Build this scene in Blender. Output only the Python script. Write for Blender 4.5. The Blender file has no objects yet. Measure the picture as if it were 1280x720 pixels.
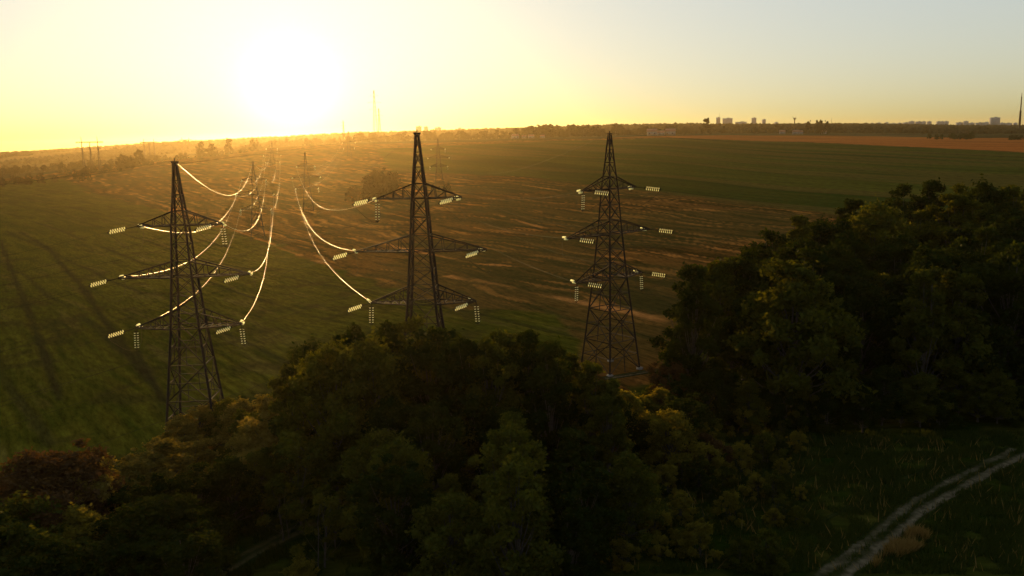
import bpy, bmesh, math, random
import numpy as np
from mathutils import Vector, Matrix
random.seed(7); rng = np.random.default_rng(7)
S = bpy.context.scene
col = S.collection
PI = math.pi

# ------------------------------------------------------------------ camera
CAMZ, F, PITCH, ROLL = 36.0, 1100.0, math.radians(9.85), 0.022
cam_d = bpy.data.cameras.new('camera'); cam = bpy.data.objects.new('camera', cam_d); col.objects.link(cam)
cam_d.sensor_width = 36.0; cam_d.lens = F/1280*36; cam_d.clip_start = 1.0; cam_d.clip_end = 60000
CAMROT = Matrix.Rotation(PI/2-PITCH, 3, 'X') @ Matrix.Rotation(-ROLL, 3, 'Z')
cam.matrix_world = Matrix.Translation((0, 0, CAMZ)) @ CAMROT.to_4x4()
S.camera = cam

# ------------------------------------------------------------------ sky, sun, exposure
SUN_EL, SUN_AZ = math.radians(3.0), math.radians(-13.5)     # azimuth from +Y, positive to +X
S.world = bpy.data.worlds.new('World'); S.world.use_nodes = True
wn, wl = S.world.node_tree.nodes, S.world.node_tree.links
bgn = wn['Background']; bgn.inputs[1].default_value = 0.10
sky = wn.new('ShaderNodeTexSky'); sky.sky_type = 'NISHITA'; sky.sun_disc = False
sky.sun_elevation = SUN_EL; sky.sun_rotation = SUN_AZ
sky.altitude = 200; sky.air_density = 1.0; sky.dust_density = 1.5; sky.ozone_density = 0.0
# the wide brightness range of the evening sky is compressed to that of the photograph's film response
g0 = wn.new('ShaderNodeVectorMath'); g0.operation = 'SCALE'; g0.inputs['Scale'].default_value = 0.10; wl.new(sky.outputs[0], g0.inputs[0])
g1_ = wn.new('ShaderNodeGamma'); g1_.inputs[1].default_value = 0.32; wl.new(g0.outputs[0], g1_.inputs[0])
g2_ = wn.new('ShaderNodeVectorMath'); g2_.operation = 'MULTIPLY'; g2_.inputs[1].default_value = (7.15, 8.35, 9.9); wl.new(g1_.outputs[0], g2_.inputs[0])

sun_d = bpy.data.lights.new('sun', 'SUN'); sun = bpy.data.objects.new('sun', sun_d); col.objects.link(sun)
sun_d.energy = 5.0; sun_d.angle = math.radians(0.5); sun_d.color = (1.0, 0.62, 0.24)
SUNV = Vector((math.sin(SUN_AZ)*math.cos(SUN_EL), math.cos(SUN_AZ)*math.cos(SUN_EL), math.sin(SUN_EL)))
sun.rotation_euler = SUNV.to_track_quat('Z', 'Y').to_euler()
# pale aureole of the low sun in the dusty air
def wm(op, a, b=None):
    n_ = wn.new('ShaderNodeMath'); n_.operation = op
    for i_, q_ in enumerate((a, b)):
        if q_ is None: continue
        if isinstance(q_, (int, float)): n_.inputs[i_].default_value = q_
        else: wl.new(q_, n_.inputs[i_])
    return n_.outputs[0]
tcw = wn.new('ShaderNodeTexCoord'); dt_ = wn.new('ShaderNodeVectorMath'); dt_.operation = 'DOT_PRODUCT'; dt_.inputs[1].default_value = tuple(SUNV)
wl.new(tcw.outputs['Generated'], dt_.inputs[0]); th_ = wm('ARCCOSINE', wm('MINIMUM', dt_.outputs['Value'], 0.9999999))
wide_ = wm('MULTIPLY', wm('EXPONENT', wm('MULTIPLY', th_, -1/math.radians(10))), 2.8)
core_ = wm('MULTIPLY', wm('EXPONENT', wm('MULTIPLY', wm('POWER', wm('DIVIDE', th_, math.radians(2.4)), 2.0), -1.0)), 4.5)
au_ = wn.new('ShaderNodeVectorMath'); au_.operation = 'SCALE'; au_.inputs[0].default_value = (.80, .86, 1.0); wl.new(wm('ADD', wide_, core_), au_.inputs['Scale'])
sm_ = wn.new('ShaderNodeVectorMath'); sm_.operation = 'ADD'; wl.new(g2_.outputs[0], sm_.inputs[0]); wl.new(au_.outputs[0], sm_.inputs[1])
wl.new(sm_.outputs[0], bgn.inputs[0])
S.view_settings.view_transform = 'Standard'; S.view_settings.look = 'None'
S.view_settings.exposure = 0.0; S.view_settings.gamma = 1.0; S.view_settings.use_curve_mapping = False
S.render.engine = 'CYCLES'
S.cycles.use_denoising = True
S.cycles.max_bounces = 5; S.cycles.diffuse_bounces = 2; S.cycles.glossy_bounces = 2
S.cycles.transmission_bounces = 3; S.cycles.volume_bounces = 0; S.cycles.transparent_max_bounces = 4
S.cycles.caustics_reflective = False; S.cycles.caustics_refractive = False

# ------------------------------------------------------------------ helpers
def ray(px, py):
    v = CAMROT @ Vector(((px-640)/F, (360-py)/F, -1.0)); return v.normalized()
def az_of(px):                      # azimuth of a picture column at the horizon
    v = ray(px, hz(px)); return math.atan2(v.x, v.y)
def hz(px): return 169.0-ROLL*(px-640)
def tag(o, label=None, cat=None, group=None, kind=None):
    if label: o['label'] = label
    if cat: o['category'] = cat
    if group: o['group'] = group
    if kind: o['kind'] = kind
    return o
def empty(name, loc, rz=0.0, sc=1.0):
    o = bpy.data.objects.new(name, None); col.objects.link(o)
    o.location = loc; o.rotation_euler = (0, 0, rz); o.scale = (sc,)*3; o.empty_display_size = .5
    return o
def link_mesh(name, me, mats, parent=None):
    o = bpy.data.objects.new(name, me); col.objects.link(o)
    for m in (mats if isinstance(mats, (list, tuple)) else [mats]): me.materials.append(m)
    if parent: o.parent = parent
    return o
def np_mesh(name, verts, quads=None, tris=None):
    me = bpy.data.meshes.new(name)
    verts = np.asarray(verts, np.float32)
    nq = 0 if quads is None else len(quads); nt = 0 if tris is None else len(tris)
    me.vertices.add(len(verts)); me.vertices.foreach_set('co', verts.ravel())
    idx = []
    if nq: idx.append(np.asarray(quads, np.int32).ravel())
    if nt: idx.append(np.asarray(tris, np.int32).ravel())
    idx = np.concatenate(idx)
    me.loops.add(len(idx)); me.loops.foreach_set('vertex_index', idx)
    me.polygons.add(nq+nt)
    ls = np.concatenate([np.arange(nq)*4, nq*4+np.arange(nt)*3]).astype(np.int32)
    me.polygons.foreach_set('loop_start', ls)
    me.update(calc_edges=True); me.validate()
    return me
class MB:                                # mesh builder collecting bars, tubes, boxes
    def __init__(s): s.v = []; s.q = []; s.t = []
    def bar(s, a, b, w, w2=None, seg=4):
        a, b = Vector(a), Vector(b); d = b-a
        if d.length < 1e-6: return s
        z = d.normalized(); u = z.cross(Vector((0, 0, 1)))
        if u.length < 1e-3: u = Vector((1, 0, 0))
        u.normalize(); v = z.cross(u); w2 = w if w2 is None else w2; n = len(s.v); off = PI/seg
        for c, r in ((a, w), (b, w2)):
            for k in range(seg):
                t = 2*PI*k/seg+off; s.v.append(tuple(c+(u*math.cos(t)+v*math.sin(t))*r))
        for k in range(seg):
            k2 = (k+1) % seg; s.q.append((n+k, n+k2, n+seg+k2, n+seg+k))
        for base in (n, n+seg):
            for k in range(1, seg-1): s.t.append((base, base+k, base+k+1))
        return s
    def tube(s, pts, rad, seg=5):
        n0 = len(s.v); P = [Vector(p) for p in pts]; N = len(P)
        rads = rad if isinstance(rad, (list, tuple)) else [rad]*N
        for i, p in enumerate(P):
            d = (P[min(i+1, N-1)]-P[max(i-1, 0)]).normalized()
            u = d.cross(Vector((0, 0, 1)))
            if u.length < 1e-3: u = d.cross(Vector((0, 1, 0)))
            u.normalize(); v = d.cross(u)
            for k in range(seg):
                t = 2*PI*k/seg; s.v.append(tuple(p+(u*math.cos(t)+v*math.sin(t))*rads[i]))
        for i in range(N-1):
            for k in range(seg):
                k2 = (k+1) % seg; a = n0+i*seg; s.q.append((a+k, a+k2, a+seg+k2, a+seg+k))
        return s
    def box(s, c, d, rz=0):
        n = len(s.v); cr, sr = math.cos(rz), math.sin(rz)
        for z in (-.5, .5):
            for x, y in ((-.5, -.5), (.5, -.5), (.5, .5), (-.5, .5)):
                X, Y = x*d[0], y*d[1]; s.v.append((c[0]+X*cr-Y*sr, c[1]+X*sr+Y*cr, c[2]+z*d[2]))
        for q in ((3, 2, 1, 0), (4, 5, 6, 7), (0, 1, 5, 4), (1, 2, 6, 5), (2, 3, 7, 6), (3, 0, 4, 7)): s.q.append(tuple(n+i for i in q))
        return s
    def build(s, name, m, parent=None, smooth=False):
        me = np_mesh(name, s.v, s.q or None, s.t or None)
        if smooth: me.polygons.foreach_set('use_smooth', np.ones(len(me.polygons), bool))
        return link_mesh(name, me, m, parent)
def copy_tree(o, parent=None):
    c = o.copy(); col.objects.link(c)
    if parent: c.parent = parent
    for ch in list(o.children): copy_tree(ch, c)
    return c
# numpy value noise
def vnoise(x, y, seed=0):
    xi, yi = np.floor(x).astype(np.int64), np.floor(y).astype(np.int64); fx, fy = x-xi, y-yi
    fx = fx*fx*(3-2*fx); fy = fy*fy*(3-2*fy)
    def h(a, b):
        n = (a*374761393+b*668265263+seed*974634777) & 0xffffffff
        n = ((n ^ (n >> 13))*1274126177) & 0xffffffff
        return ((n ^ (n >> 16)) & 0xffff)/65535.0
    return (h(xi, yi)*(1-fx)+h(xi+1, yi)*fx)*(1-fy)+(h(xi, yi+1)*(1-fx)+h(xi+1, yi+1)*fx)*fy
def fbm(x, y, seed=0, o=4):
    r = 0; a = .5; t = 0
    for k in range(o): r = r+a*vnoise(x*2**k, y*2**k, seed+k*17); t += a; a *= .5
    return r/t
def sstep(a, b, x): t = np.clip((x-a)/(b-a), 0, 1); return t*t*(3-2*t)

# ------------------------------------------------------------------ materials
def mat(name, color=(.2, .2, .2), rough=.8, metal=0.0, spec=.3):
    m = bpy.data.materials.new(name); m.use_nodes = True
    b = m.node_tree.nodes['Principled BSDF']
    b.inputs['Base Color'].default_value = (*color, 1); b.inputs['Roughness'].default_value = rough
    b.inputs['Metallic'].default_value = metal; b.inputs['Specular IOR Level'].default_value = spec
    return m
def noise_mat(name, c1, c2, scale=1.0, rough=.85, metal=0.0, bump=0.0, stretch=(1, 1, 1), spec=.25, detail=5):
    m = mat(name, c1, rough, metal, spec); N, L = m.node_tree.nodes, m.node_tree.links; b = N['Principled BSDF']
    tc = N.new('ShaderNodeTexCoord'); mp = N.new('ShaderNodeMapping'); mp.inputs['Scale'].default_value = stretch
    nz = N.new('ShaderNodeTexNoise'); nz.inputs['Scale'].default_value = scale; nz.inputs['Detail'].default_value = detail
    cr = N.new('ShaderNodeValToRGB'); cr.color_ramp.elements[0].position = .3; cr.color_ramp.elements[1].position = .7
    cr.color_ramp.elements[0].color = (*c1, 1); cr.color_ramp.elements[1].color = (*c2, 1)
    L.new(tc.outputs['Object'], mp.inputs[0]); L.new(mp.outputs[0], nz.inputs[0]); L.new(nz.outputs[0], cr.inputs[0]); L.new(cr.outputs[0], b.inputs['Base Color'])
    if bump:
        bp = N.new('ShaderNodeBump'); bp.inputs['Strength'].default_value = bump; bp.inputs['Distance'].default_value = .1
        L.new(nz.outputs[0], bp.inputs['Height']); L.new(bp.outputs[0], b.inputs['Normal'])
    return m
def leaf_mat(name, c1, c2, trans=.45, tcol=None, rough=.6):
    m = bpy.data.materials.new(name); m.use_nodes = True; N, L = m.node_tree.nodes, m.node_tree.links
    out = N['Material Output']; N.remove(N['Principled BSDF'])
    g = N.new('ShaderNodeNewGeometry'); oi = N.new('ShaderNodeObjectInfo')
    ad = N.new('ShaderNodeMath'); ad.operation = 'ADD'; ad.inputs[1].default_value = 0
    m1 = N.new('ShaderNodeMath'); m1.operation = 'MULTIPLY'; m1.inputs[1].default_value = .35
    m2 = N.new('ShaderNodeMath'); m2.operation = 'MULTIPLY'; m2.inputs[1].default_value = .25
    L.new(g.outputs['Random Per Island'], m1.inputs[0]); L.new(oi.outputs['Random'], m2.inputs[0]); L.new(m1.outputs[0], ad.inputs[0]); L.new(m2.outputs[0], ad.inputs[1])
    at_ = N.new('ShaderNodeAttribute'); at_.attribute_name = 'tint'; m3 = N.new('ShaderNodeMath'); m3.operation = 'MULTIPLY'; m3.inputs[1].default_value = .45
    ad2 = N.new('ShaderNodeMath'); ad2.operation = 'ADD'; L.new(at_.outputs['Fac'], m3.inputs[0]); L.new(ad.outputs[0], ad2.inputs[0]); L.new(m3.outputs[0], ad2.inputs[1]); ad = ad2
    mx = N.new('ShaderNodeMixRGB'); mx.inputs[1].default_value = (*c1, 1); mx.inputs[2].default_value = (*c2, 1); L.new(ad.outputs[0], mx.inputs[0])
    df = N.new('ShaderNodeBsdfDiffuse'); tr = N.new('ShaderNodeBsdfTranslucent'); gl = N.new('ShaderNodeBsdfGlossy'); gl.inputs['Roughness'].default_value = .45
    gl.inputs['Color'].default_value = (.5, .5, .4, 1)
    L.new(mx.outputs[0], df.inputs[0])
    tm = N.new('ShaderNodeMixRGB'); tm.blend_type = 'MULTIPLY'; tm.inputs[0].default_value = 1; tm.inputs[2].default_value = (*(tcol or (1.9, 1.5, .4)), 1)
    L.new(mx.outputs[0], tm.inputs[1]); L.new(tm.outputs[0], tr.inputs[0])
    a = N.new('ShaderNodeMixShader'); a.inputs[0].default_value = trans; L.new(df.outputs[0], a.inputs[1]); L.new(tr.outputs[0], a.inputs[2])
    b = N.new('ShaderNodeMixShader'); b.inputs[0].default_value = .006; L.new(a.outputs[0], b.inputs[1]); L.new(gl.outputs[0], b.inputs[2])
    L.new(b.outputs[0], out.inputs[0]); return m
M = {}
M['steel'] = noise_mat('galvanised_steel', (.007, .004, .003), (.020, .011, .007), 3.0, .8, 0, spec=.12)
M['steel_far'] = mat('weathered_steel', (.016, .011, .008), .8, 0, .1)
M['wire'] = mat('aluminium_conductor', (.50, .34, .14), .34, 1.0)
M['dull'] = mat('glintless_conductor', (.05, .035, .02), .8, .2, .1)  # darkened copy of the conductor colour, standing in for cables without sun glint
M['bark'] = noise_mat('bark', (.03, .024, .018), (.08, .065, .05), 4.0, .95, bump=.5, stretch=(3, 3, .6))
M['concrete'] = noise_mat('concrete', (.14, .13, .11), (.22, .20, .18), 2.0, .9)
def glass_ins():
    m = bpy.data.materials.new('glass_insulator'); m.use_nodes = True; N, L = m.node_tree.nodes, m.node_tree.links
    b = N['Principled BSDF']; b.inputs['Base Color'].default_value = (.90, .90, .55, 1); b.inputs['Roughness'].default_value = .12; b.inputs['Specular IOR Level'].default_value = 1.0
    t = N.new('ShaderNodeBsdfTranslucent'); t.inputs[0].default_value = (1.0, 1.0, .74, 1); x = N.new('ShaderNodeMixShader'); x.inputs[0].default_value = .95
    L.new(b.outputs[0], x.inputs[1]); L.new(t.outputs[0], x.inputs[2]); L.new(x.outputs[0], N['Material Output'].inputs[0]); return m
M['glass'] = glass_ins()
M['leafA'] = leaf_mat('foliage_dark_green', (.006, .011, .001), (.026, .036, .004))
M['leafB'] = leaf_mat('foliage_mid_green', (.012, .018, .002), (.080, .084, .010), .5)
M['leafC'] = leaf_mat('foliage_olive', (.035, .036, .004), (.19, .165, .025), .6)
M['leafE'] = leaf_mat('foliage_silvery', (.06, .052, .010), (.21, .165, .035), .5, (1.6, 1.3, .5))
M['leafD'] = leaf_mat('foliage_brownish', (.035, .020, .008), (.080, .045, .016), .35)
M['far_leaf'] = leaf_mat('foliage_distant', (.010, .010, .004), (.026, .024, .010), .1)
M['grass'] = leaf_mat('grass_blades', (.014, .026, .004), (.060, .070, .014), .4)
M['dry'] = leaf_mat('dry_grass_blades', (.16, .10, .03), (.28, .18, .06), .4, (1.2, 1, .5))

# ------------------------------------------------------------------ terrain
COLX = [-500, 0, 240, 340, 450, 640, 820, 1000, 1280, 1800]
DS = [0, 60, 110, 200, 400, 700, 1000, 1500, 2000, 2500, 3500, 6000, 9000, 14000]
HT = {   # ground heights per picture column (rows as DS)
 -500: [-2, -2, -3, -4, -6, -4, -3, -6, -12, -16, -5, -30, -30, -40],
 0:    [-1, -2, -2.5, -4, -6, -4, -2, -5, -10, -14, 13.7, -10, -30, -60],
 240:  [0, -1, -2, -4, -8, -6, 0, 11, 4, 6, 42, 25, 10, -20],
 340:  [0, 0, -1.5, -4, -8, -6, 4, 19, 22, 20, 51, 35, 10, -20],
 450:  [0, .5, 0, -2, -6, -3, 6, 22, 29, 28, 61, 45, 20, -20],
 640:  [0, 1, 1.5, 0, -2, 3, 10, 22, 29, 30, 65, 50, 20, -20],
 820:  [1, 1, 1, 1, 0, 4, 9, 19, 27, 33, 72, 60, 30, -20],
 1000: [1, 1, .8, 1, 0, 0, 3, 9, 15, 24, 55, 50, 30, -20],
 1280: [1, .5, .5, 2, 1, -2, -3, 4, 9, 14, 26, 18, 10, -30],
 1800: [0, 0, 1, 2, 2, 0, -3, 4, 8, 10, 14, 20, 10, -30]}
AZS = np.array([az_of(x) for x in COLX]); HM = np.array([HT[x] for x in COLX], float)
LD = np.log(np.array(DS, float)+60)
def smooth_interp(t, xs):
    i = np.clip(np.searchsorted(xs, t)-1, 0, len(xs)-2); f = np.clip((t-xs[i])/(xs[i+1]-xs[i]), 0, 1); return i, f
def H(x, y):
    x = np.asarray(x, float); y = np.asarray(y, float)
    d = np.hypot(x, y); az = np.arctan2(x, np.maximum(y, 1e-3))
    i, f = smooth_interp(az, AZS); j, g = smooth_interp(np.log(d+60), LD)
    f = f*f*(3-2*f)*.5+f*.5; g = g*g*(3-2*g)*.5+g*.5
    h = (HM[i, j]*(1-f)+HM[i+1, j]*f)*(1-g)+(HM[i, j+1]*(1-f)+HM[i+1, j+1]*f)*g
    h = h-13*np.exp(-((d-3500)/900)**2)
    h = h+(fbm(x/60, y/60, 3, 3)-.5)*1.0*sstep(40, 300, d)+(fbm(x/900, y/900, 5, 4)-.5)*9*sstep(1800, 5000, d)
    return h
def Hs(x, y): return float(H(x, y))
def ground_at(px, py):
    v = ray(px, py); hv = math.hypot(v.x, v.y); ux, uy = v.x/hv, v.y/hv
    d = np.exp(np.linspace(math.log(30), math.log(9000), 3000)); zr = CAMZ+v.z/hv*d
    k = np.nonzero(zr <= H(ux*d, uy*d))[0]; k = k[0] if len(k) else len(d)-1
    return (ux*d[k], uy*d[k])
def at(px, d):                                   # ground point in picture column px at distance d
    a = az_of(px)
    x, y = d*math.sin(a), d*math.cos(a); return Vector((x, y, Hs(x, y)))
def col_at(px, py, d):                          # same, but for an off-horizon pixel: direction corrected for pitch and roll
    v = ray(px, py); hv = math.hypot(v.x, v.y); x, y = v.x/hv*d, v.y/hv*d; return Vector((x, y, Hs(x, y)))
def P(pts): return np.array([ground_at(*p) for p in pts])
def sdpoly(X, Y, poly):                          # signed distance, positive inside
    d = np.full(X.shape, 1e18); inside = np.zeros(X.shape, bool); n = len(poly)
    for k in range(n):
        ax, ay = poly[k]; bx, by = poly[(k+1) % n]; ex, ey = bx-ax, by-ay; L2 = ex*ex+ey*ey+1e-9
        t = np.clip(((X-ax)*ex+(Y-ay)*ey)/L2, 0, 1); d = np.minimum(d, (X-ax-t*ex)**2+(Y-ay-t*ey)**2)
        c = ((ay > Y) != (by > Y)); xx = ax+(Y-ay)*ex/(ey if abs(ey) > 1e-9 else 1e-9); inside ^= c & (X < xx)
    d = np.sqrt(d); return np.where(inside, d, -d)
def sdline(X, Y, line):
    d = np.full(X.shape, 1e18)
    for (ax, ay), (bx, by) in zip(line[:-1], line[1:]):
        ex, ey = bx-ax, by-ay; t = np.clip(((X-ax)*ex+(Y-ay)*ey)/(ex*ex+ey*ey+1e-9), 0, 1)
        d = np.minimum(d, (X-ax-t*ex)**2+(Y-ay-t*ey)**2)
    return np.sqrt(d)
NA, ND = 620, 620
aa = np.radians(np.linspace(-50, 50, NA)); dd = np.exp(np.linspace(math.log(30+20), math.log(13000+20), ND))-20
A_, D_ = np.meshgrid(aa, dd); X, Y = D_*np.sin(A_), D_*np.cos(A_); Z = H(X, Y)
poly_left = P([(0, 226), (80, 224), (120, 243), (200, 262), (330, 300), (480, 357), (560, 385), (700, 392), (726, 425), (715, 470), (500, 500), (330, 530), (200, 590), (120, 585), (0, 640)])
poly_left = np.vstack([poly_left, [[-260, 60], [-900, 200], [-1100, 900]]])
poly_right = P([(470, 186), (560, 182), (700, 176), (820, 173), (1000, 178), (1279, 191)])
poly_right = np.vstack([poly_right, [[1100, 700], [700, 260]], P([(1279, 300), (1010, 264), (900, 250), (760, 234), (660, 221), (560, 217), (490, 215)])])
poly_red = P([(765, 172), (880, 173.5), (1000, 177.2), (1279, 190)])
poly_red = np.vstack([poly_red, [[1400, 900], [2200, 1800]], P([(1279, 172.5), (1000, 169.5), (900, 169)])])
poly_field = P([(0, 224), (100, 212), (200, 197), (340, 184), (450, 180), (560, 178), (700, 174), (820, 171), (1279, 173)])
poly_field = np.vstack([poly_field, [[3000, 1500], [600, 150]], P([(1100, 420), (850, 440), (820, 475), (735, 500), (500, 520), (330, 540), (200, 590), (0, 640)]), [[-260, 60], [-900, 200], [-1100, 900]]])
wob = (fbm(X/12, Y/12, 9, 4)-.5); wobd = wob*np.clip(D_*.03, 1.5, 14)
sL, sR, sRed, sF = (sdpoly(X, Y, p)+wobd for p in (poly_left, poly_right, poly_red, poly_field))
wL = sstep(-.6, .6, sL/np.clip(D_*.01, .5, 8)); wR = sstep(-.6, .6, sR/np.clip(D_*.012, .5, 8)); wRed = sstep(-.5, .5, sRed/np.clip(D_*.008, .5, 10))
wF = sstep(-.5, .5, sF/np.clip(D_*.01, .6, 20))
g1, g2 = np.array(ground_at(150, 240)), np.array(ground_at(470, 335)); dr = (g2-g1)/np.linalg.norm(g2-g1); sd1 = math.atan2(dr[1], dr[0])
g3, g4 = np.array(ground_at(600, 222)), np.array(ground_at(960, 262)); dr2 = (g4-g3)/np.linalg.norm(g4-g3)
print('strip dirs', math.degrees(sd1), math.degrees(math.atan2(dr2[1], dr2[0])))
dS = dr+dr2; dS /= np.linalg.norm(dS)
U = X*dS[0]+Y*dS[1]; V = -X*dS[1]+Y*dS[0]
V2 = V+(fbm(X/50, Y/50, 21, 3)-.5)*16
C = lambda *c: np.array(c)[None, None, :]
def mixc(a, b, w): return a*(1-w[..., None])+b*w[..., None]
meadow = mixc(C(.014, .026, .003), C(.040, .048, .008), sstep(.35, .7, fbm(X/5, Y/5, 31, 5)))
meadow = mixc(meadow, C(.075, .062, .014)+0*meadow, .5*sstep(.62, .78, fbm(X/7+9, Y/7, 33, 4)))
# stubble: stripes of straw on dark ground, streaks along the drilling direction
st = fbm(U/70, V2/3.2, 41, 4)*.62+fbm(U/9, V2/.9, 43, 3)*.38
stb = mixc(C(.036, .025, .007)+0*meadow, C(.130, .062, .017)+0*meadow, sstep(.40, .60, st))
stb = mixc(stb, C(.40, .17, .045)+0*meadow, .8*sstep(.60, .70, fbm(U/45, V2/2.2, 47, 4)*.8+fbm(U/12, V2/12, 48, 3)*.2))
patch = sstep(.46, .62, fbm(X/75+3, Y/75, 51, 3))
stb = mixc(stb, C(.040, .046, .014)+0*meadow, .5*patch)
# left crop: green with curved dark tramlines
tg1, tg2 = np.array(ground_at(30, 300)), np.array(ground_at(200, 490)); dT = (tg2-tg1)/np.linalg.norm(tg2-tg1)
UT = X*dT[0]+Y*dT[1]; VT = -X*dT[1]+Y*dT[0]; VTw = VT+.00035*(UT-UT.mean()*0-50)**2*.3+(fbm(X/40, Y/40, 62, 2)-.5)*4
crop = mixc(C(.036, .050, .006)+0*meadow, C(.074, .078, .010)+0*meadow, sstep(.3, .7, fbm(UT/16, VTw/1.4, 61, 4)*.6+.4*fbm(X/22, Y/22, 63, 4)))
rowp = .5+.5*np.sin(VTw*2*PI/2.6+3*fbm(X/9, Y/9, 68, 2)); crop = crop*(1-.25*rowp*sstep(420, 140, D_))[..., None]
crop = mixc(crop, C(.10, .085, .030)+0*meadow, .45*sstep(.60, .75, fbm(UT/25, VTw/3, 65, 4)))
tram = np.abs((VTw+400) % 21-10.5); crop = mixc(crop, C(.022, .026, .010)+0*meadow, .75*sstep(1.3, .3, tram)*sstep(.25, .5, fbm(UT/30, VTw/8, 66, 3)))
crop = mixc(crop, C(.025, .024, .010)+0*meadow, .55*sstep(.62, .72, fbm(X/8, Y/8, 67, 4)))
for ln in ([(25, 290), (60, 310), (100, 355), (130, 400), (165, 450), (200, 492)], [(0, 300), (40, 400), (75, 500)], [(170, 440), (205, 500)]):
    q = P(ln); dl = sdline(X, Y, q)+wob*1.2; crop = mixc(crop, C(.018, .020, .009)+0*meadow, .9*sstep(1.3, .3, dl))
# right crop: bands across
cropR = mixc(C(.026, .048, .006)+0*meadow, C(.062, .068, .011)+0*meadow, sstep(.3, .7, fbm(U/300, V/26, 71, 4)*.6+fbm(U/40, V/5, 72, 4)*.4))
tr2 = np.abs((V+(fbm(X/200, Y/200, 74, 2)-.5)*12+5000) % 27-13.5); cropR = mixc(cropR, C(.012, .030, .006)+0*meadow, .5*sstep(.45, .62, fbm(U/400+2, V/60, 77, 3)))
cropR = mixc(cropR, C(.085, .065, .018)+0*meadow, .7*sstep(.5, .66, fbm(U/350+5, V/34, 78, 3)))
cropR = mixc(cropR, C(.018, .022, .006)+0*meadow, .55*sstep(1.6, .4, tr2))
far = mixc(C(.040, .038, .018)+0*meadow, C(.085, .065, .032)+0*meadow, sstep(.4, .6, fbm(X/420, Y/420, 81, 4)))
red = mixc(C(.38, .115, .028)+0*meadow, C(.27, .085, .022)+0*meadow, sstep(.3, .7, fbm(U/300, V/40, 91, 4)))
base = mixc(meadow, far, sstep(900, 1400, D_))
colr = mixc(base, stb, wF); colr = mixc(colr, crop, wL*wF); colr = mixc(colr, cropR, wR*wF); colr = mixc(colr, red, wRed)
# bare brown strip lines crossing the stubble
for ln, w in (([(70, 212), (165, 243), (330, 300), (480, 352)], 1.1), ([(90, 222), (240, 262), (350, 296)], .8), ([(560, 222), (700, 238), (860, 250)], 1.5), ([(600, 262), (700, 290), (900, 312)], .9), ([(560, 345), (700, 372), (830, 402)], 1.3), ([(460, 300), (600, 330), (760, 345)], .9)):
    q = P(ln); dl = sdline(X, Y, q)+wob*3; colr = mixc(colr, C(.42, .19, .06)+0*meadow, .8*sstep(1.6*w, .4*w, dl)*sstep(.35, .6, fbm(U/20, V/4, 95, 3)))
colr = colr*np.array([.86, .78, .62])*(.85+.3*fbm(X/3, Y/3, 97, 3))[..., None]
cls = np.zeros(X.shape, int); cls[(D_ > 1100)] = 4; cls[wF > .5] = 1; cls[(wF > .5) & (wL > .5)] = 2; cls[(wF > .5) & (wR > .5)] = 3; cls[wRed > .5] = 5
def ground_mat(name, rows, nscale, bump):
    m = mat(name, (.1, .1, .1), 1.0, 0, 0); N, L = m.node_tree.nodes, m.node_tree.links; b = N['Principled BSDF']
    at_ = N.new('ShaderNodeAttribute'); at_.attribute_name = 'soil'
    tc = N.new('ShaderNodeTexCoord'); mp = N.new('ShaderNodeMapping'); mp.vector_type = 'TEXTURE'; mp.inputs['Rotation'].default_value = (0, 0, rows); mp.inputs['Scale'].default_value = (5, 1, 1)
    nz = N.new('ShaderNodeTexNoise'); nz.inputs['Scale'].default_value = nscale; nz.inputs['Detail'].default_value = 8; nz.inputs['Roughness'].default_value = .7
    mr = N.new('ShaderNodeMapRange'); mr.inputs[1].default_value = .3; mr.inputs[2].default_value = .7; mr.inputs[3].default_value = .45; mr.inputs[4].default_value = 1.6
    mx = N.new('ShaderNodeVectorMath'); mx.operation = 'SCALE'
    L.new(tc.outputs['Object'], mp.inputs[0]); L.new(mp.outputs[0], nz.inputs[0]); L.new(nz.outputs[0], mr.inputs[0])
    L.new(at_.outputs['Color'], mx.inputs[0]); L.new(mr.outputs[0], mx.inputs['Scale']); L.new(mx.outputs[0], b.inputs['Base Color'])
    bp = N.new('ShaderNodeBump'); bp.inputs['Strength'].default_value = bump; bp.inputs['Distance'].default_value = .5
    L.new(nz.outputs[0], bp.inputs['Height']); L.new(bp.outputs[0], b.inputs['Normal']); return m
aS = math.atan2(dS[1], dS[0]); aT = math.atan2(dT[1], dT[0])
names = ['meadow_ground', 'stubble_field', 'green_crop_field', 'green_crop_field', 'hills', 'ploughed_field']
gm = [ground_mat('meadow_soil', 0, 1.2, .8), ground_mat('stubble_soil', aS, 1.6, .6), ground_mat('crop_left', aT, 1.3, .8), ground_mat('crop_right', aS, .8, .5), ground_mat('hill_soil', 0, .02, .1), ground_mat('ploughed_soil', aS, .5, .3)]
fc = cls[:-1, :-1]
ii = np.arange(ND*NA).reshape(ND, NA); Q = np.stack([ii[:-1, :-1], ii[:-1, 1:], ii[1:, 1:], ii[1:, :-1]], -1)
VV = np.stack([X, Y, Z], -1).reshape(-1, 3); CC = np.concatenate([colr, np.ones(X.shape+(1,))], -1).reshape(-1, 4)
# smooth normals taken from the whole terrain so that the seams between fields do not show
for c in range(6):
    q = Q[fc == c]
    if not len(q): continue
    u, inv = np.unique(q.ravel(), return_inverse=True); q = inv.reshape(-1, 4)
    me = np_mesh(names[c], VV[u], q[:, ::-1])
    a = me.color_attributes.new('soil', 'FLOAT_COLOR', 'POINT'); a.data.foreach_set('color', CC[u].astype(np.float32).ravel())
    me.polygons.foreach_set('use_smooth', np.ones(len(me.polygons), bool))
    tag(link_mesh(names[c], me, gm[c]), kind='structure')
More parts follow.
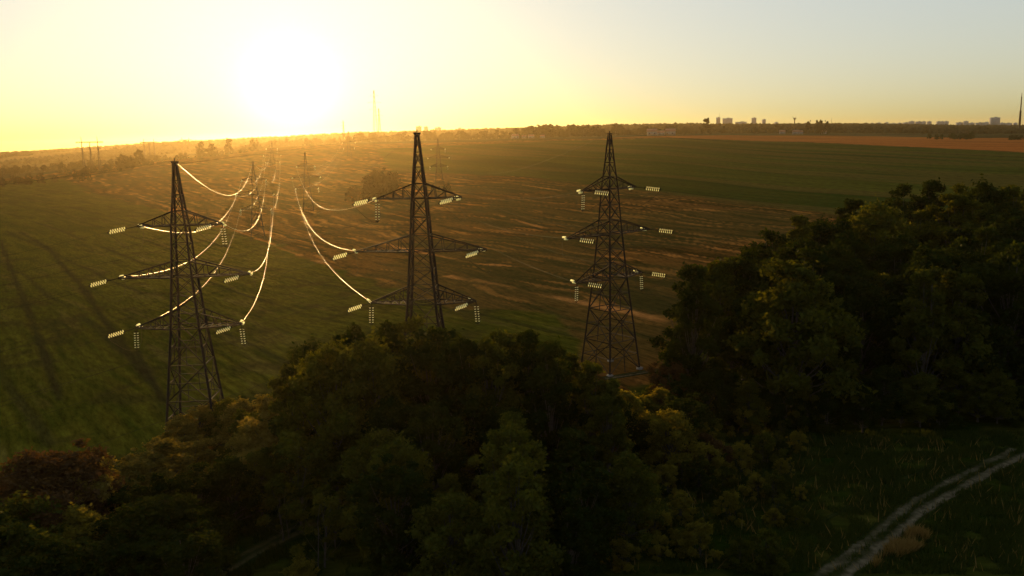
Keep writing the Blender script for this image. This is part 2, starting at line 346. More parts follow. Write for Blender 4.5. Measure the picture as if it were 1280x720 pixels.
# ground under and behind the camera
bk = MB(); rr = [(-4000, 40), (-400, 40), (-60, 38.0), (60, 38.0), (400, 40), (4000, 40), (4000, -4000), (-4000, -4000)]
me = np_mesh('ground', [(-9900, -9000, -3.5), (9900, -9000, -3.5), (9900, 8500, -3.5-30), (-9900, 8500, -3.5-30), ], [(0, 1, 2, 3)])
tag(link_mesh('ground', me, noise_mat('rear_soil', (.03, .04, .012), (.06, .06, .02), .05)), kind='structure')

# ------------------------------------------------------------------ tracks
def track(name, pts, w, m, seed, ruts=True):
    pts = [Vector((*p, 0)) for p in pts]; L = []
    for a, b in zip(pts[:-1], pts[1:]):
        n = max(2, int((b-a).length/.4)); L += [a.lerp(b, k/n) for k in range(n)]
    for _ in range(12): L = [L[0]]+[(L[i-1]+L[i]*2+L[i+1])/4 for i in range(1, len(L)-1)]+[L[-1]]
    K = 17; v = []; acc = 0; rut = []
    for i, p in enumerate(L):
        d = (L[min(i+1, len(L)-1)]-L[max(i-1, 0)]).normalized(); n = Vector((-d.y, d.x, 0)); acc += .4
        for k in range(K):
            t = k/(K-1)*2-1
            e = 1+.35*(float(fbm(np.array(acc/2.5), np.array(seed+(9 if t > 0 else 0)), seed, 3))-.5)
            q = p+n*(t*w/2*e); z = Hs(q.x, q.y)+.07
            if ruts: z += -.05*math.exp(-((abs(t)-.5)/.16)**2)+.05*math.exp(-(t/.25)**2)
            if abs(t) > .95: z -= .12
            v.append((q.x, q.y, z+.015*random.random())); rut.append(((.5+.48*math.exp(-((t+.48)/.24)**2)+.22*math.exp(-((t-.42)/.3)**2))+.12*math.sin(acc*.9+t*3)*math.sin(acc*.37))*(1-max(0, abs(t)-.6)*2.2) if ruts else .6*(1-abs(t)))
    q = [(i*K+k, i*K+k+1, (i+1)*K+k+1, (i+1)*K+k) for i in range(len(L)-1) for k in range(K-1)]
    me = np_mesh(name, v, q); ra = me.attributes.new('rut', 'FLOAT', 'POINT'); ra.data.foreach_set('value', np.array(rut, np.float32))
    me.polygons.foreach_set('use_smooth', np.ones(len(me.polygons), bool))
    o = link_mesh(name, me, m); tag(o, kind='structure'); return L
M['track'] = noise_mat('pale_trodden_soil', (.022, .022, .014), (.085, .082, .068), 2.2, .95, bump=.6, detail=7)
M['track2'] = noise_mat('grassy_track_soil', (.03, .03, .014), (.075, .068, .04), 1.2, .95, bump=.6)
def rut_mat(name, soil1, soil2, verge):          # worn soil in the two wheel ruts, turf between and beside them
    m = noise_mat(name, soil1, soil2, 1.6, .95, bump=.5, detail=8); N, L = m.node_tree.nodes, m.node_tree.links; b = N['Principled BSDF']; b.inputs['Specular IOR Level'].default_value = 0
    src_ = b.inputs['Base Color'].links[0].from_socket; a = N.new('ShaderNodeAttribute'); a.attribute_name = 'rut'
    tc = N.new('ShaderNodeTexCoord'); nz = N.new('ShaderNodeTexNoise'); nz.inputs['Scale'].default_value = 1.5; nz.inputs['Detail'].default_value = 9; nz.inputs['Roughness'].default_value = .8; L.new(tc.outputs['Object'], nz.inputs[0])
    ad = N.new('ShaderNodeMath'); ad.operation = 'ADD'; L.new(a.outputs['Fac'], ad.inputs[0]); L.new(nz.outputs[0], ad.inputs[1])
    mr = N.new('ShaderNodeMapRange'); mr.inputs[1].default_value = .98; mr.inputs[2].default_value = 1.38; L.new(ad.outputs[0], mr.inputs[0])
    mx = N.new('ShaderNodeMixRGB'); mx.inputs[1].default_value = (*verge, 1); L.new(mr.outputs[0], mx.inputs[0]); L.new(src_, mx.inputs[2]); L.new(mx.outputs[0], b.inputs['Base Color']); return m
M['track'] = rut_mat('pale_trodden_soil', (.050, .038, .020), (.135, .105, .062), (.016, .020, .004))
M['track2'] = rut_mat('grassy_track_soil', (.035, .030, .012), (.075, .062, .026), (.018, .022, .005))
T1 = track('dirt_track', P([(1005, 750), (1050, 713), (1108, 668), (1146, 634), (1205, 601), (1279, 563)]), 3.5, M['track'], 1)
track('dirt_track', P([(1009, 662), (1100, 614), (1160, 584), (1210, 566)])-np.array([0, 0]), .5, M['track2'], 3, False)
T2 = track('dirt_track', P([(240, 735), (300, 700), (400, 650), (500, 600)]), 3.2, M['track2'], 5)
T3 = track('field_road', P([(755, 474), (800, 466), (860, 459), (930, 452)]), 1.7, M['track'], 6)

# ------------------------------------------------------------------ pylons
HW = [(0, 3.1), (13.8, 1.75), (20.3, 1.25), (26.8, .85), (31, .45), (34.6, .16)]
def hw(z):
    for (a, wa), (b, wb) in zip(HW[:-1], HW[1:]):
        if z <= b: return wa+(wb-wa)*(z-a)/(b-a)
    return HW[-1][1]
ARMS = [(13.8, 6.6, 2.0), (20.3, 8.1, 2.0), (26.8, 5.2, 1.8)]
def corner(k, z): w = hw(z); return Vector(((w, w), (-w, w), (-w, -w), (w, -w))[k]+(z,))
def insulator(a, b, mst, double=True, parent=None, link=1.45, discs=7, R=.15):
    a, b = Vector(a), Vector(b); d = (b-a).normalized(); u = d.cross(Vector((0, 0, 1)))
    u = Vector((1, 0, 0)) if u.length < .1 else u.normalized(); L = (b-a).length
    u2 = u if abs(d.z) > .6 else d.cross(u).normalized()*.75+u*.66
    mb = MB(); gb = MB(); offs = (-.19, .19) if double else (0,)
    mb.bar(a, a+d*link*.9, .05)
    if double: mb.bar(a+d*link*.9-u2*.22, a+d*link*.9+u2*.22, .05); mb.bar(b-d*.15-u2*.22, b-d*.15+u2*.22, .05)
    n0, n1 = link, L-.25; pitch = (n1-n0)/discs
    for o in offs:
        mb.bar(a+d*link*.9+u2*o, b-d*.15+u2*o, .022)
        for k in range(discs):
            c = a+d*(n0+pitch*(k+.5))+u2*o
            gb.bar(c-d*.02, c+d*.06, R, R*.45, 8)
    mb.bar(b-d*.15, b, .05)
    s = mb.build('insulator_string', M['steel'], parent); g = gb.build('insulator_disc', M['glass'], s); g['kind'] = 'stuff'
    return s
def make_pylon(name, loc, rz, fdir, ndir, label, group=None, detail=True, sag=.10):
    """arms along local X; fdir/ndir: local unit directions of the far and near spans"""
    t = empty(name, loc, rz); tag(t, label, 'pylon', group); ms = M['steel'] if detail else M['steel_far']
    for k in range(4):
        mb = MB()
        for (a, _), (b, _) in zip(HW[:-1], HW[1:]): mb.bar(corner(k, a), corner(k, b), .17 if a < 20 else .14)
        leg = mb.build('leg', ms, t)
        if detail:
            c = corner(k, 0); MB().box((c.x, c.y, -.1), (.7, .7, .6)).build('footing', M['concrete'], leg)
    lv = [0, 4.6, 9.2, 13.8, 15.8, 18.0, 20.3, 22.3, 24.5, 26.8, 28.6, 30.6, 32.4, 34.2]
    for a, b in zip(lv[:-1], lv[1:]):
        for k in range(4):
            k2 = (k+1) % 4; mb = MB(); w = .07 if a < 14 else .055
            mb.bar(corner(k, a), corner(k2, b), w); mb.bar(corner(k2, a), corner(k, b), w)
            if a > 0: mb.bar(corner(k, a), corner(k2, a), w)
            if a < 9.3:
                p = (corner(k, a)+corner(k2, a)+corner(k, b)+corner(k2, b))/4; m1 = (corner(k, b)+corner(k, a))/2; m2 = (corner(k2, b)+corner(k2, a))/2
                mb.bar(m1, p, .06); mb.bar(m2, p, .06); mb.bar((corner(k, a)+corner(k2, a))/2, p, .06)
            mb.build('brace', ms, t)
    for zz in (13.8, 20.3, 26.8):
        mb = MB(); mb.bar(corner(0, zz), corner(2, zz), .045); mb.bar(corner(1, zz), corner(3, zz), .045); mb.build('plan_brace', ms, t)
    mb = MB(); mb.bar((0, 0, 34.2), (0, 0, 35.1), .09); mb.bar((-.5, 0, 34.7), (.5, 0, 34.7), .09); mb.bar((-.3, -.3, 34.6), (.3, .3, 34.6), .14); mb.build('peak', ms, t)
    ends = {'f': [], 'n': []}
    for i, (z, R, up) in enumerate(ARMS):
        for sx in (-1, 1):
            mb = MB(); w0, w1 = hw(z), hw(z+up); tip = Vector((sx*R, 0, z))
            for sy in (-1, 1):
                mb.bar((sx*w0, sy*w0, z), tip+Vector((0, sy*.18, 0)), .11, .085); mb.bar((sx*w1, sy*w1, z+up), tip+Vector((0, sy*.18, .1)), .10, .08)
            n = 4 if R > 6 else 3; prev = None
            for k in range(1, n+1):
                f = k/(n+.6); b0 = [Vector((sx*w0, s*w0, z)).lerp(tip, f) for s in (-1, 1)]; u0 = [Vector((sx*w1, s*w1, z+up)).lerp(tip, f) for s in (-1, 1)]
                fp = (k-1)/(n+.6); bp = [Vector((sx*w0, s*w0, z)).lerp(tip, fp) for s in (-1, 1)]
                for s in (0, 1): mb.bar(b0[s], u0[s], .055); mb.bar(bp[s], u0[s], .055)
                mb.bar(b0[0], b0[1], .055); mb.bar(bp[0], b0[1], .055)
            mb.bar(tip+Vector((0, -.25, 0)), tip+Vector((0, .25, 0)), .1)
            mb.build('crossarm', ms, t)
            res = []
            for dr_, key in ((fdir, 'f'), (ndir, 'n')):
                dv = Vector((dr_[0], dr_[1], 0)).normalized()
                e = tip+dv*3.95+Vector((0, 0, -3.95*sag)); a = tip+dv*.2
                insulator(a, e, None, True, t, R=.15); ends[key].append(e); res.append(e)
            # jumper loop and the string that holds it
            e1, e2 = res; mid = tip+Vector((sx*.3, 0, -2.9)) if detail else tip+Vector((sx*.2, 0, -2.2))
            pts = []
            for k in range(13):
                f = k/12; p = (e1*(1-f)**2+(mid*2-(e1+e2)/2)*2*f*(1-f)+e2*f*f); pts.append(p)
            MB().tube(pts, .018).build('jumper', M['dull'], t)
            if i == 0 or (i == 2 and sx == (1 if loc[0] < -20 else -1)):
                insulator(tip, tip+Vector((sx*.15, 0, -2.9)), None, True, t, link=.5, discs=7, R=.12)
    top = Vector((0, 0, 34.8)); ends['f'].append(top); ends['n'].append(top)
    R_ = Matrix.Translation(loc) @ Matrix.Rotation(rz, 4, 'Z')
    return {k: [R_ @ p for p in v] for k, v in ends.items()}
def wire(a, b, sag, r, label, group, n=60, m=None):
    a, b = Vector(a), Vector(b); pts = []; c = (a+b)/2; origin = Vector(a)
    for k in range(n+1):
        f = k/n; f = f*f*(3-2*f)*.3+f*.7; p = a.lerp(b, f); p.z -= 4*sag*f*(1-f); pts.append(p-origin)
    o = MB().tube(pts, r, 6).build('overhead_cable', m or M['wire'], None, smooth=True); o.location = origin
    tag(o, label, 'cable', group); return o

def under(px, py, d, h=35.0):          # base of a thing of height h whose top stands at picture point (px, py), d metres away
    v = ray(px, py); k = d/math.hypot(v.x, v.y); return Vector((v.x*k, v.y*k, CAMZ+v.z*k-h))
pL, pM, pR = under(218, 199, 118), under(521, 163, 109), under(762, 164.5, 129)
print('pylon bases', pL, Hs(pL.x, pL.y), pM, Hs(pM.x, pM.y), pR, Hs(pR.x, pR.y))
pL2 = col_at(322, 290, 412); pM2 = col_at(385, 255, 540); pR2 = col_at(549, 224, 675)
pL3 = col_at(341, 205, 900); pM3 = col_at(437, 200, 1150)
def heading(a, b): v = (b-a); v.z = 0; return v.normalized()
hL, hM, hR = heading(pL, pL2), heading(pM, pM2), heading(pR, pR2)
def loc_dir(v, rz): c, s = math.cos(-rz), math.sin(-rz); return (v.x*c-v.y*s, v.x*s+v.y*c)
def rot(v, a): c, s = math.cos(a), math.sin(a); return Vector((v.x*c-v.y*s, v.x*s+v.y*c, 0))
nL = Vector((-.62, -.78, 0)); nM = Vector((-.66, -.75, 0)); nR = Vector((.93, -.37, 0))
rzL, rzM, rzR = math.radians(4), math.radians(-3), math.radians(38)
GP = 'three near lattice pylons above the trees'
eL = make_pylon('lattice_pylon', pL, rzL, loc_dir(hL, rzL), loc_dir(nL, rzL), 'dark lattice pylon behind the pale-topped bushes, leftmost of the three near ones', GP)
eM = make_pylon('lattice_pylon', pM, rzM, loc_dir(hM, rzM), loc_dir(nM, rzM), 'dark lattice pylon rising behind the round tree clump, middle one of the three near pylons', GP)
eR = make_pylon('lattice_pylon', pR, rzR, loc_dir(hR, rzR), loc_dir(nR, rzR), 'dark lattice pylon seen corner-on beside the right wood, its four feet visible', GP)
GF = 'distant lattice pylons on the three lines'
def mid_pylon(p, hd, label):
    rz = math.atan2(-hd.x, hd.y); l = (0, 1)
    return make_pylon('lattice_pylon', p, rz, (0, 1), (0, -1), label, GF, detail=False)
eL2 = mid_pylon(pL2, heading(pL, pL3), 'hazy lattice pylon in the stubble below the sun, next along the left line')
eM2 = mid_pylon(pM2, heading(pM, pM3), 'hazy lattice pylon in the golden glow, next along the middle line')
eR2 = mid_pylon(pR2, hR, 'faint lattice pylon on the far green field just right of the middle near pylon')
eL3 = mid_pylon(pL3, heading(pL2, pL3), 'tiny lattice pylon on the skyline almost under the sun')
eM3 = mid_pylon(pM3, heading(pM2, pM3), 'tiny lattice pylon on the skyline right of the sun')
WN = ['lower left', 'lower right', 'middle left', 'middle right', 'upper left', 'upper right', 'topmost']
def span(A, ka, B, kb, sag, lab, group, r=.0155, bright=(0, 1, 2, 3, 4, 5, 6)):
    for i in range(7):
        wire(A[ka][i], B[kb][i], sag if i < 6 else sag*1.1, (r if i < 6 else r*1.15)*(1 if i in bright else .6), lab % WN[i], group, m=M['wire'] if i in bright else M['dull'])  # cables outside bright catch no glint: thinner, in the darkened copy
span(eL, 'f', eL2, 'n', 8.0, '%s cable from the leftmost near pylon back towards the sun', 'cables of the left line')
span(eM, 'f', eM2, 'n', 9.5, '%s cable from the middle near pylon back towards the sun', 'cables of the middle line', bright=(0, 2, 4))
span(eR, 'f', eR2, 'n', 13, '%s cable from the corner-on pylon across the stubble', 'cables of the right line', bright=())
span(eL2, 'f', eL3, 'n', 12, '%s far cable of the left line beyond its second pylon', 'far cables of the left line', .015)
span(eM2, 'f', eM3, 'n', 12, '%s far cable of the middle line beyond its second pylon', 'far cables of the middle line', .015, bright=(0, 2, 4))
for E, nd, lab, g in ((eL, nL, '%s dark cable leaving the leftmost near pylon towards the left', 'near cables of the left line'), (eM, nM, '%s dark cable leaving the middle near pylon towards the left foreground', 'near cables of the middle line'), (eR, nR, '%s dark cable leaving the corner-on pylon over the right wood', 'near cables of the right line')):
    for i in range(7):
        a = E['n'][i]; b = a+nd*260+Vector((0, 0, -1)); wire(a, b, 8 if i < 6 else 6, .013, lab % WN[i], g, 40, M['steel'])

# far portal pylons, mast, tall pylons on the horizon
def portal(px, d, h, w, rz, label):
    p = at(px, d); t = empty('portal_pylon', p, rz); tag(t, label, 'pylon', 'portal pylons on the far slope'); b = .6*d/1500
    for s in (-1, 0, 1):
        MB().bar((s*w*.36-.03*h, 0, 0), (s*w*.36, 0, h), b*1.2, b).bar((s*w*.36+.06*h, 0, 0), (s*w*.36, 0, h*.95), b*.8).build('leg', M['steel_far'], t)
    mb = MB(); mb.bar((-w*.62, 0, h), (w*.62, 0, h), b); mb.bar((-w*.62, 0, h*1.03), (w*.62, 0, h*1.03), b*.6)
    for k in range(10): x = -w*.6+w*1.2*k/10; mb.bar((x, 0, h), (x+w*.06, 0, h*1.03), b*.5)
    mb.build('crossbeam', M['steel_far'], t)
    for s in (-.36, .36): MB().bar((s*w, 0, h), (s*w, 0, h*1.2), b, b*.4).build('peak', M['steel_far'], t)
portal(112, 1250, 38, 27, .1, 'three-legged portal pylon, the nearest on the far left slope')
portal(186, 1900, 36, 26, .15, 'small portal pylon on the skyline right of the nearest portal pylon')
portal(232, 2600, 38, 26, .15, 'tiny portal pylon on the ridge, farthest of the portal pylons')
def tall_pylon(px, d, h, label):
    p = at(px, d); t = empty('tall_pylon', p, .5); tag(t, label, 'pylon')
    b = .16*d/1500; w = h*.045
    for k in range(4):
        c = ((1, 1), (-1, 1), (-1, -1), (1, -1))[k]; MB().bar((c[0]*w, c[1]*w, 0), (c[0]*w*.12, c[1]*w*.12, h), b).build('leg', M['steel_far'], t)
    mb = MB(); n = 12
    for k in range(n):
        z0, z1 = h*k/n, h*(k+1)/n; a0, a1 = w*(1-.88*k/n), w*(1-.88*(k+1)/n)
        for q in range(4):
            c = ((1, 1), (-1, 1), (-1, -1), (1, -1)); p0, p1 = c[q], c[(q+1) % 4]
            mb.bar((p0[0]*a0, p0[1]*a0, z0), (p1[0]*a1, p1[1]*a1, z1), b*.5); mb.bar((p1[0]*a0, p1[1]*a0, z0), (p0[0]*a1, p0[1]*a1, z1), b*.5)
    mb.build('bracing', M['steel_far'], t)
    for z, r in ((.66, .1), (.78, .13), (.9, .08)):
        MB().bar((-h*r, 0, h*z), (h*r, 0, h*z), b*.9, b*.7).bar((-h*r, 0, h*z), (0, 0, h*(z+.04)), b*.5).bar((h*r, 0, h*z), (0, 0, h*(z+.04)), b*.5).build('crossarm', M['steel_far'], t)
tall_pylon(470, 1500, 92, 'tall slim lattice pylon rising above the skyline right of the sun')
tall_pylon(475, 1900, 70, 'shorter slim pylon half hidden beside the tall slim one')
tall_pylon(430, 1700, 46, 'small slim pylon between the sun and the tall slim one')

# ------------------------------------------------------------------ trees
def leaf_cloud(cent, rad, n, size, seed, flat=.8):
    r = np.random.default_rng(seed); cent = np.asarray(cent); rad = np.asarray(rad)
    w = rad**2; w /= w.sum(); k = r.choice(len(cent), n, p=w)
    v = r.normal(size=(n, 3)); v /= np.linalg.norm(v, axis=1)[:, None]; rr_ = r.random(n)**.4*np.where(r.random(n) < .16, 1+.55*r.random(n), 1)
    bumps = 1+.25*np.sin(v[:, 0]*5+k)*np.cos(v[:, 2]*4+k*2)
    pos = cent[k]+v*(rad[k]*rr_*bumps)[:, None]*np.array([1, 1, flat])
    a = r.normal(size=(n, 3)); a /= np.linalg.norm(a, axis=1)[:, None]; b = np.cross(a, r.normal(size=(n, 3))); b /= np.linalg.norm(b, axis=1)[:, None]
    s = (size*(.55+.9*r.random(n)))[:, None]
    return np.stack([pos-a*s, pos+b*s*.55, pos+a*s, pos-b*s*.55], 1).reshape(-1, 3), np.arange(n*4).reshape(-1, 4), np.repeat(r.random(len(cent))[k], 4)
PROTO = {}
def make_tree_meshes(key, h, cw, nleaf, leaf, seed, nclump=46, cb=.28, shape='round', trunk_r=None, multi=1):
    r = random.Random(seed); cent, rad = [], []; tb = MB(); trunk_r = trunk_r or h*.016
    tops = []
    for m_ in range(multi):
        lean = Vector((r.uniform(-.12, .12)*h*(.4+.6*(multi > 1)), r.uniform(-.12, .12)*h*(.4+.6*(multi > 1)), 0)); b0 = Vector((r.uniform(-.3, .3), r.uniform(-.3, .3), 0))*(multi > 1)
        pts = [b0+lean*(f**1.5)+Vector((r.uniform(-1, 1), r.uniform(-1, 1), 0))*.012*h*min(1, f*4)+Vector((0, 0, f*h*.86-.3*(f == 0))) for f in [0, .1, .22, .36, .5, .65, .8, 1]]
        tb.tube(pts, [trunk_r*(1.35 if i == 0 else 1-.85*i/7) for i in range(8)], 8); tops.append(pts)
    for k in range(nclump):
        f = cb+(1-cb)*((k+.5)/nclump); ang = k*2.4+r.uniform(-.5, .5)
        if shape == 'round': env = math.sin(PI*min(1, .12+.80*(f-cb)/(1-cb)))**.6
        elif shape == 'tall': env = (1-((f-cb)/(1-cb)))**.45*.9+.1
        else: env = (1-((f-cb)/(1-cb))**2)**.5
        rr_ = cw/2*env*(r.random()**.4)*r.uniform(.65, 1.16); z = f*h*r.uniform(.84, 1.0)
        c = Vector((math.cos(ang)*rr_, math.sin(ang)*rr_, z)); cr = cw*.5*r.uniform(.09, .27)*(.75+.25*env)
        pts = r.choice(tops); j = min(6, max(1, int((f*.72)*7))); st_ = pts[j]
        mid = st_.lerp(c, .55)+Vector((0, 0, -.02*h)); r0 = trunk_r*(1-.1*j)*.45
        if k % 2 == 0 or len(cent) < 12: tb.tube([st_, mid, c], [r0, r0*.6, r0*.2], 5)
        c += pts[j]*0; cent.append(tuple(c)); rad.append(cr)
    v, q, tn = leaf_cloud(cent, rad, nleaf, leaf, seed)
    v[:, 2] = np.maximum(v[:, 2], .05)
    crown = np_mesh(key+'_crown', v, q); ta = crown.attributes.new('tint', 'FLOAT', 'POINT'); ta.data.foreach_set('value', tn.astype(np.float32)); trunk = np_mesh(key+'_trunk', tb.v, tb.q, tb.t or None)
    trunk.materials.append(M['bark']); crown.materials.append(M['leafA']); PROTO[key] = (crown, trunk, h)
for i in range(5): make_tree_meshes('oak%d' % i, 16, 9.5+i*.7, 13000, .23, 100+i, 90, .22, ['round', 'dome', 'round', 'tall', 'dome'][i])
for i in range(3): make_tree_meshes('ash%d' % i, 20, 8.6+i*.8, 15000, .24, 200+i, 96, .2, ['tall', 'round', 'dome'][i])
for i in range(3): make_tree_meshes('bush%d' % i, 4.0, 5.0, 6500, .115, 300+i, 26, .04, 'dome', .05, 4)
for i in range(2): make_tree_meshes('thin%d' % i, 6.0, 3.6, 2600, .11, 350+i, 20, .25, 'round', .05, 3)
for i in range(4): make_tree_meshes('far%d' % i, 12, 9+i, 900, .75, 400+i, 22, .1, ['round', 'dome', 'tall', 'round'][i])
ORD = 'first second third fourth fifth sixth seventh eighth ninth tenth eleventh twelfth thirteenth fourteenth fifteenth sixteenth seventeenth eighteenth nineteenth twentieth twenty-first twenty-second twenty-third twenty-fourth twenty-fifth twenty-sixth'.split()
def tree(kind, loc, h, m, label, group, name='broadleaf_tree', cat='tree', wide=1.0):
    if kind[:4] == 'bush' and h > 5.0: kind = random.choice(['oak0', 'oak1', 'oak4']); wide *= 1.25
    crown, trunk, ph = PROTO[kind]; s = h/ph
    t = empty(name, loc, random.uniform(0, 2*PI)); t.scale = (s*wide, s*wide, s); tag(t, label, cat, group)
    for nm, me in (('trunk', trunk), ('crown', crown)):
        o = bpy.data.objects.new(nm, me); col.objects.link(o); o.parent = t
        if nm == 'crown': o.material_slots[0].link = 'OBJECT'; o.material_slots[0].material = M[m]
    return t
def h_for(px, pytop, d, p): v = ray(px, pytop); return CAMZ+v.z/math.hypot(v.x, v.y)*d-p.z
def sil(table, px):
    xs = [a for a, _ in table]; ys = [b for _, b in table]; return float(np.interp(px, xs, ys))
# --- wood on the right
SR = [(820, 400), (850, 352), (880, 325), (930, 310), (960, 300), (985, 285), (1010, 262), (1040, 258), (1070, 241), (1100, 252), (1130, 232), (1160, 228), (1190, 240), (1220, 233), (1250, 222), (1290, 222), (1500, 200)]
placed = []
def free(p, r):
    for q, rq in placed:
        if (p-q).length < r+rq: return False
    placed.append((p.copy(), r)); return True
GW = 'trees of the dark wood on the right'
big = [k for k in PROTO if k[:3] in ('oak', 'ash')]
for i_, px in enumerate(range(868, 1420, 33)):                 # skyline trees
    y = sil(SR, px)+random.uniform(-9, 10); hh = 17.5+min(6, (px-845)/50)+random.uniform(-1, 1)
    v = ray(px, y); sl = -v.z/math.hypot(v.x, v.y); d = (CAMZ-.8-hh)/sl; p = col_at(px, y, d); placed.append((p.copy(), 2.6))
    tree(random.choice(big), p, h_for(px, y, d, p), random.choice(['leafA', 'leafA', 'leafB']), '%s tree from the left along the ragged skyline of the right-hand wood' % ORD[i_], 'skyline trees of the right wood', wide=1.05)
EDGE = [ground_at(px, 535-(px > 1180)*14) for px in range(868, 1480, 40)]
n = 0
for _ in range(4000):
    px = random.uniform(868, 1440); d = random.uniform(math.hypot(*EDGE[int((px-868)//40)])+3, 205); p = col_at(px, 400, d)
    ys = sil(SR, px)+12; hm = h_for(px, ys, d, p)
    if hm < 8: continue
    if px < 900 and d > 122: continue
    hh = min(hm, random.uniform(14, 21)); 
    if not free(p, 2.7): continue
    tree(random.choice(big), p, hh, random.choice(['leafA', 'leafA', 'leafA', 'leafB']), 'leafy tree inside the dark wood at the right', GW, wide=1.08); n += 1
    if n > 80: break
for i_, px in enumerate(range(862, 1400, 24)):                 # understorey at the wood's edge
    g = ground_at(min(px, 1340), 540+random.uniform(-8, 4)-(px > 1180)*14); p = Vector((*g, Hs(*g)))
    tree(random.choice(['bush0', 'bush1', 'bush2']), p, random.uniform(4, 8), random.choice(['leafA', 'leafA', 'leafB']), '%s dark bush from the left along the foot of the right wood' % ORD[i_], 'bushes at the foot of the right wood', 'bush', 'bush')
# --- middle clump
SM = [(325, 500), (335, 478), (350, 455), (380, 430), (420, 416), (450, 409), (500, 405), (560, 409), (600, 411), (630, 415), (660, 409), (690, 415), (720, 428), (745, 446), (765, 478), (800, 505), (830, 520)]
GM = 'trees of the middle clump'
for i_, px in enumerate(range(362, 765, 25)):
    y = sil(SM, px)+random.uniform(-9, 16); hh = 15.5 if 400 < px < 700 else 13
    v = ray(px, y); sl = -v.z/math.hypot(v.x, v.y); d = (CAMZ-.8-hh)/sl; p = col_at(px, y, d); placed.append((p.copy(), 2.4))
    tree(random.choice(big), p, h_for(px, y, d, p), random.choice(['leafA', 'leafB', 'leafB']), '%s tree from the left along the top edge of the middle clump' % ORD[i_], 'top row of the middle clump', wide=1.0)
n = 0
for _ in range(4000):
    px = random.uniform(365, 790); d = random.uniform(58, 92); p = col_at(px, 560, d)
    ys = sil(SM, px)+14; hm = h_for(px, ys, d, p)
    if hm < 5: continue
    if px < 420 and d < 84: continue
    if px < 445+(80-d)*3 and d < 81: continue
    if px > 740 and d < 68 and random.random() < .6: continue
    hh = min(hm, random.uniform(8, 14)*(1 if px < 700 else .75))
    if not free(p, 2.3): continue
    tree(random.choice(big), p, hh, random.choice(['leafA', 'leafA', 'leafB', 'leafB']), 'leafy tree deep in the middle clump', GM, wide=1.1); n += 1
    if n > 62: break
# --- left bushes with pale tops
GB = 'bushes below the leftmost near pylon'
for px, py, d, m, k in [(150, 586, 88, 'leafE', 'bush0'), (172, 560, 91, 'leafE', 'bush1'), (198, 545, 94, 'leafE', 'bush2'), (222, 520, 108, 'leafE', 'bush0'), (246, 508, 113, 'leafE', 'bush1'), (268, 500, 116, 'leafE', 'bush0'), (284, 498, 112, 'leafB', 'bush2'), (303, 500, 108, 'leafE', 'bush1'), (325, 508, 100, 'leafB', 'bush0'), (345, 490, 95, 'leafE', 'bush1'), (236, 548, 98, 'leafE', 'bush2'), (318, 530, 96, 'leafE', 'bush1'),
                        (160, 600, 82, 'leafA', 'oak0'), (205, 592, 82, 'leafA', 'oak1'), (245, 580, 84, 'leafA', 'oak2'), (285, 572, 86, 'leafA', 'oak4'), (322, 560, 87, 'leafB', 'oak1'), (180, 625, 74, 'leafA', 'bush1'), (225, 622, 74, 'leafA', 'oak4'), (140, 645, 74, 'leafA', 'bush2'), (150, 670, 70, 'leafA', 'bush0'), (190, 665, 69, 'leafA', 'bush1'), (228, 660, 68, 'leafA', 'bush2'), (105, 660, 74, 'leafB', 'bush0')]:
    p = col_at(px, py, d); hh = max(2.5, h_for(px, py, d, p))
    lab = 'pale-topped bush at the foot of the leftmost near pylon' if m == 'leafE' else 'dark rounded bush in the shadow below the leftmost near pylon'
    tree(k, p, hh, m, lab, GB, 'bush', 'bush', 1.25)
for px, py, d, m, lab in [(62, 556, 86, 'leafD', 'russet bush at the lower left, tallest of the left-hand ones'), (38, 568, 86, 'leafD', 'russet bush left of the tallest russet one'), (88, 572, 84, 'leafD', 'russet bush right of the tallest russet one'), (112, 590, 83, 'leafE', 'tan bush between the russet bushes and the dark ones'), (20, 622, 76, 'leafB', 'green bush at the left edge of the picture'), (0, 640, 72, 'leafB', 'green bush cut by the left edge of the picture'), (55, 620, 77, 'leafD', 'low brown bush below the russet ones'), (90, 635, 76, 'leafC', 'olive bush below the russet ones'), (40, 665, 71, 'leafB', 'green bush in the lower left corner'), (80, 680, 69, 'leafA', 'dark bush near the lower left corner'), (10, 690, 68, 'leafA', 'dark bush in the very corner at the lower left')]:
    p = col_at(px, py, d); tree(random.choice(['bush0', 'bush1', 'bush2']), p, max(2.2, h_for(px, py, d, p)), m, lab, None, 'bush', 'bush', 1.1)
for k in range(26):
    px = random.uniform(-60, 240); d = random.uniform(60, 72); p = col_at(px, 690, d)
    tree(random.choice(['bush0', 'bush1', 'bush2']), p, random.uniform(2.2, 4), 'leafA', 'dark low bush in the shaded lower left thicket', 'bushes of the lower left thicket', 'bush', 'bush', 1.2)
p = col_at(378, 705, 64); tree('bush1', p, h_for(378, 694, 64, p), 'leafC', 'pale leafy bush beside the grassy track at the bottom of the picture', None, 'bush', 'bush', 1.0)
for px, py, d in [(400, 640, 72), (415, 600, 76), (350, 590, 80), (372, 570, 82)]:
    p = col_at(px, py, d); tree('thin0', p, random.uniform(5, 8), 'leafB', 'thin young tree beside the grassy track', 'thin young trees by the grassy track', 'young_tree', 'tree', 1.1)
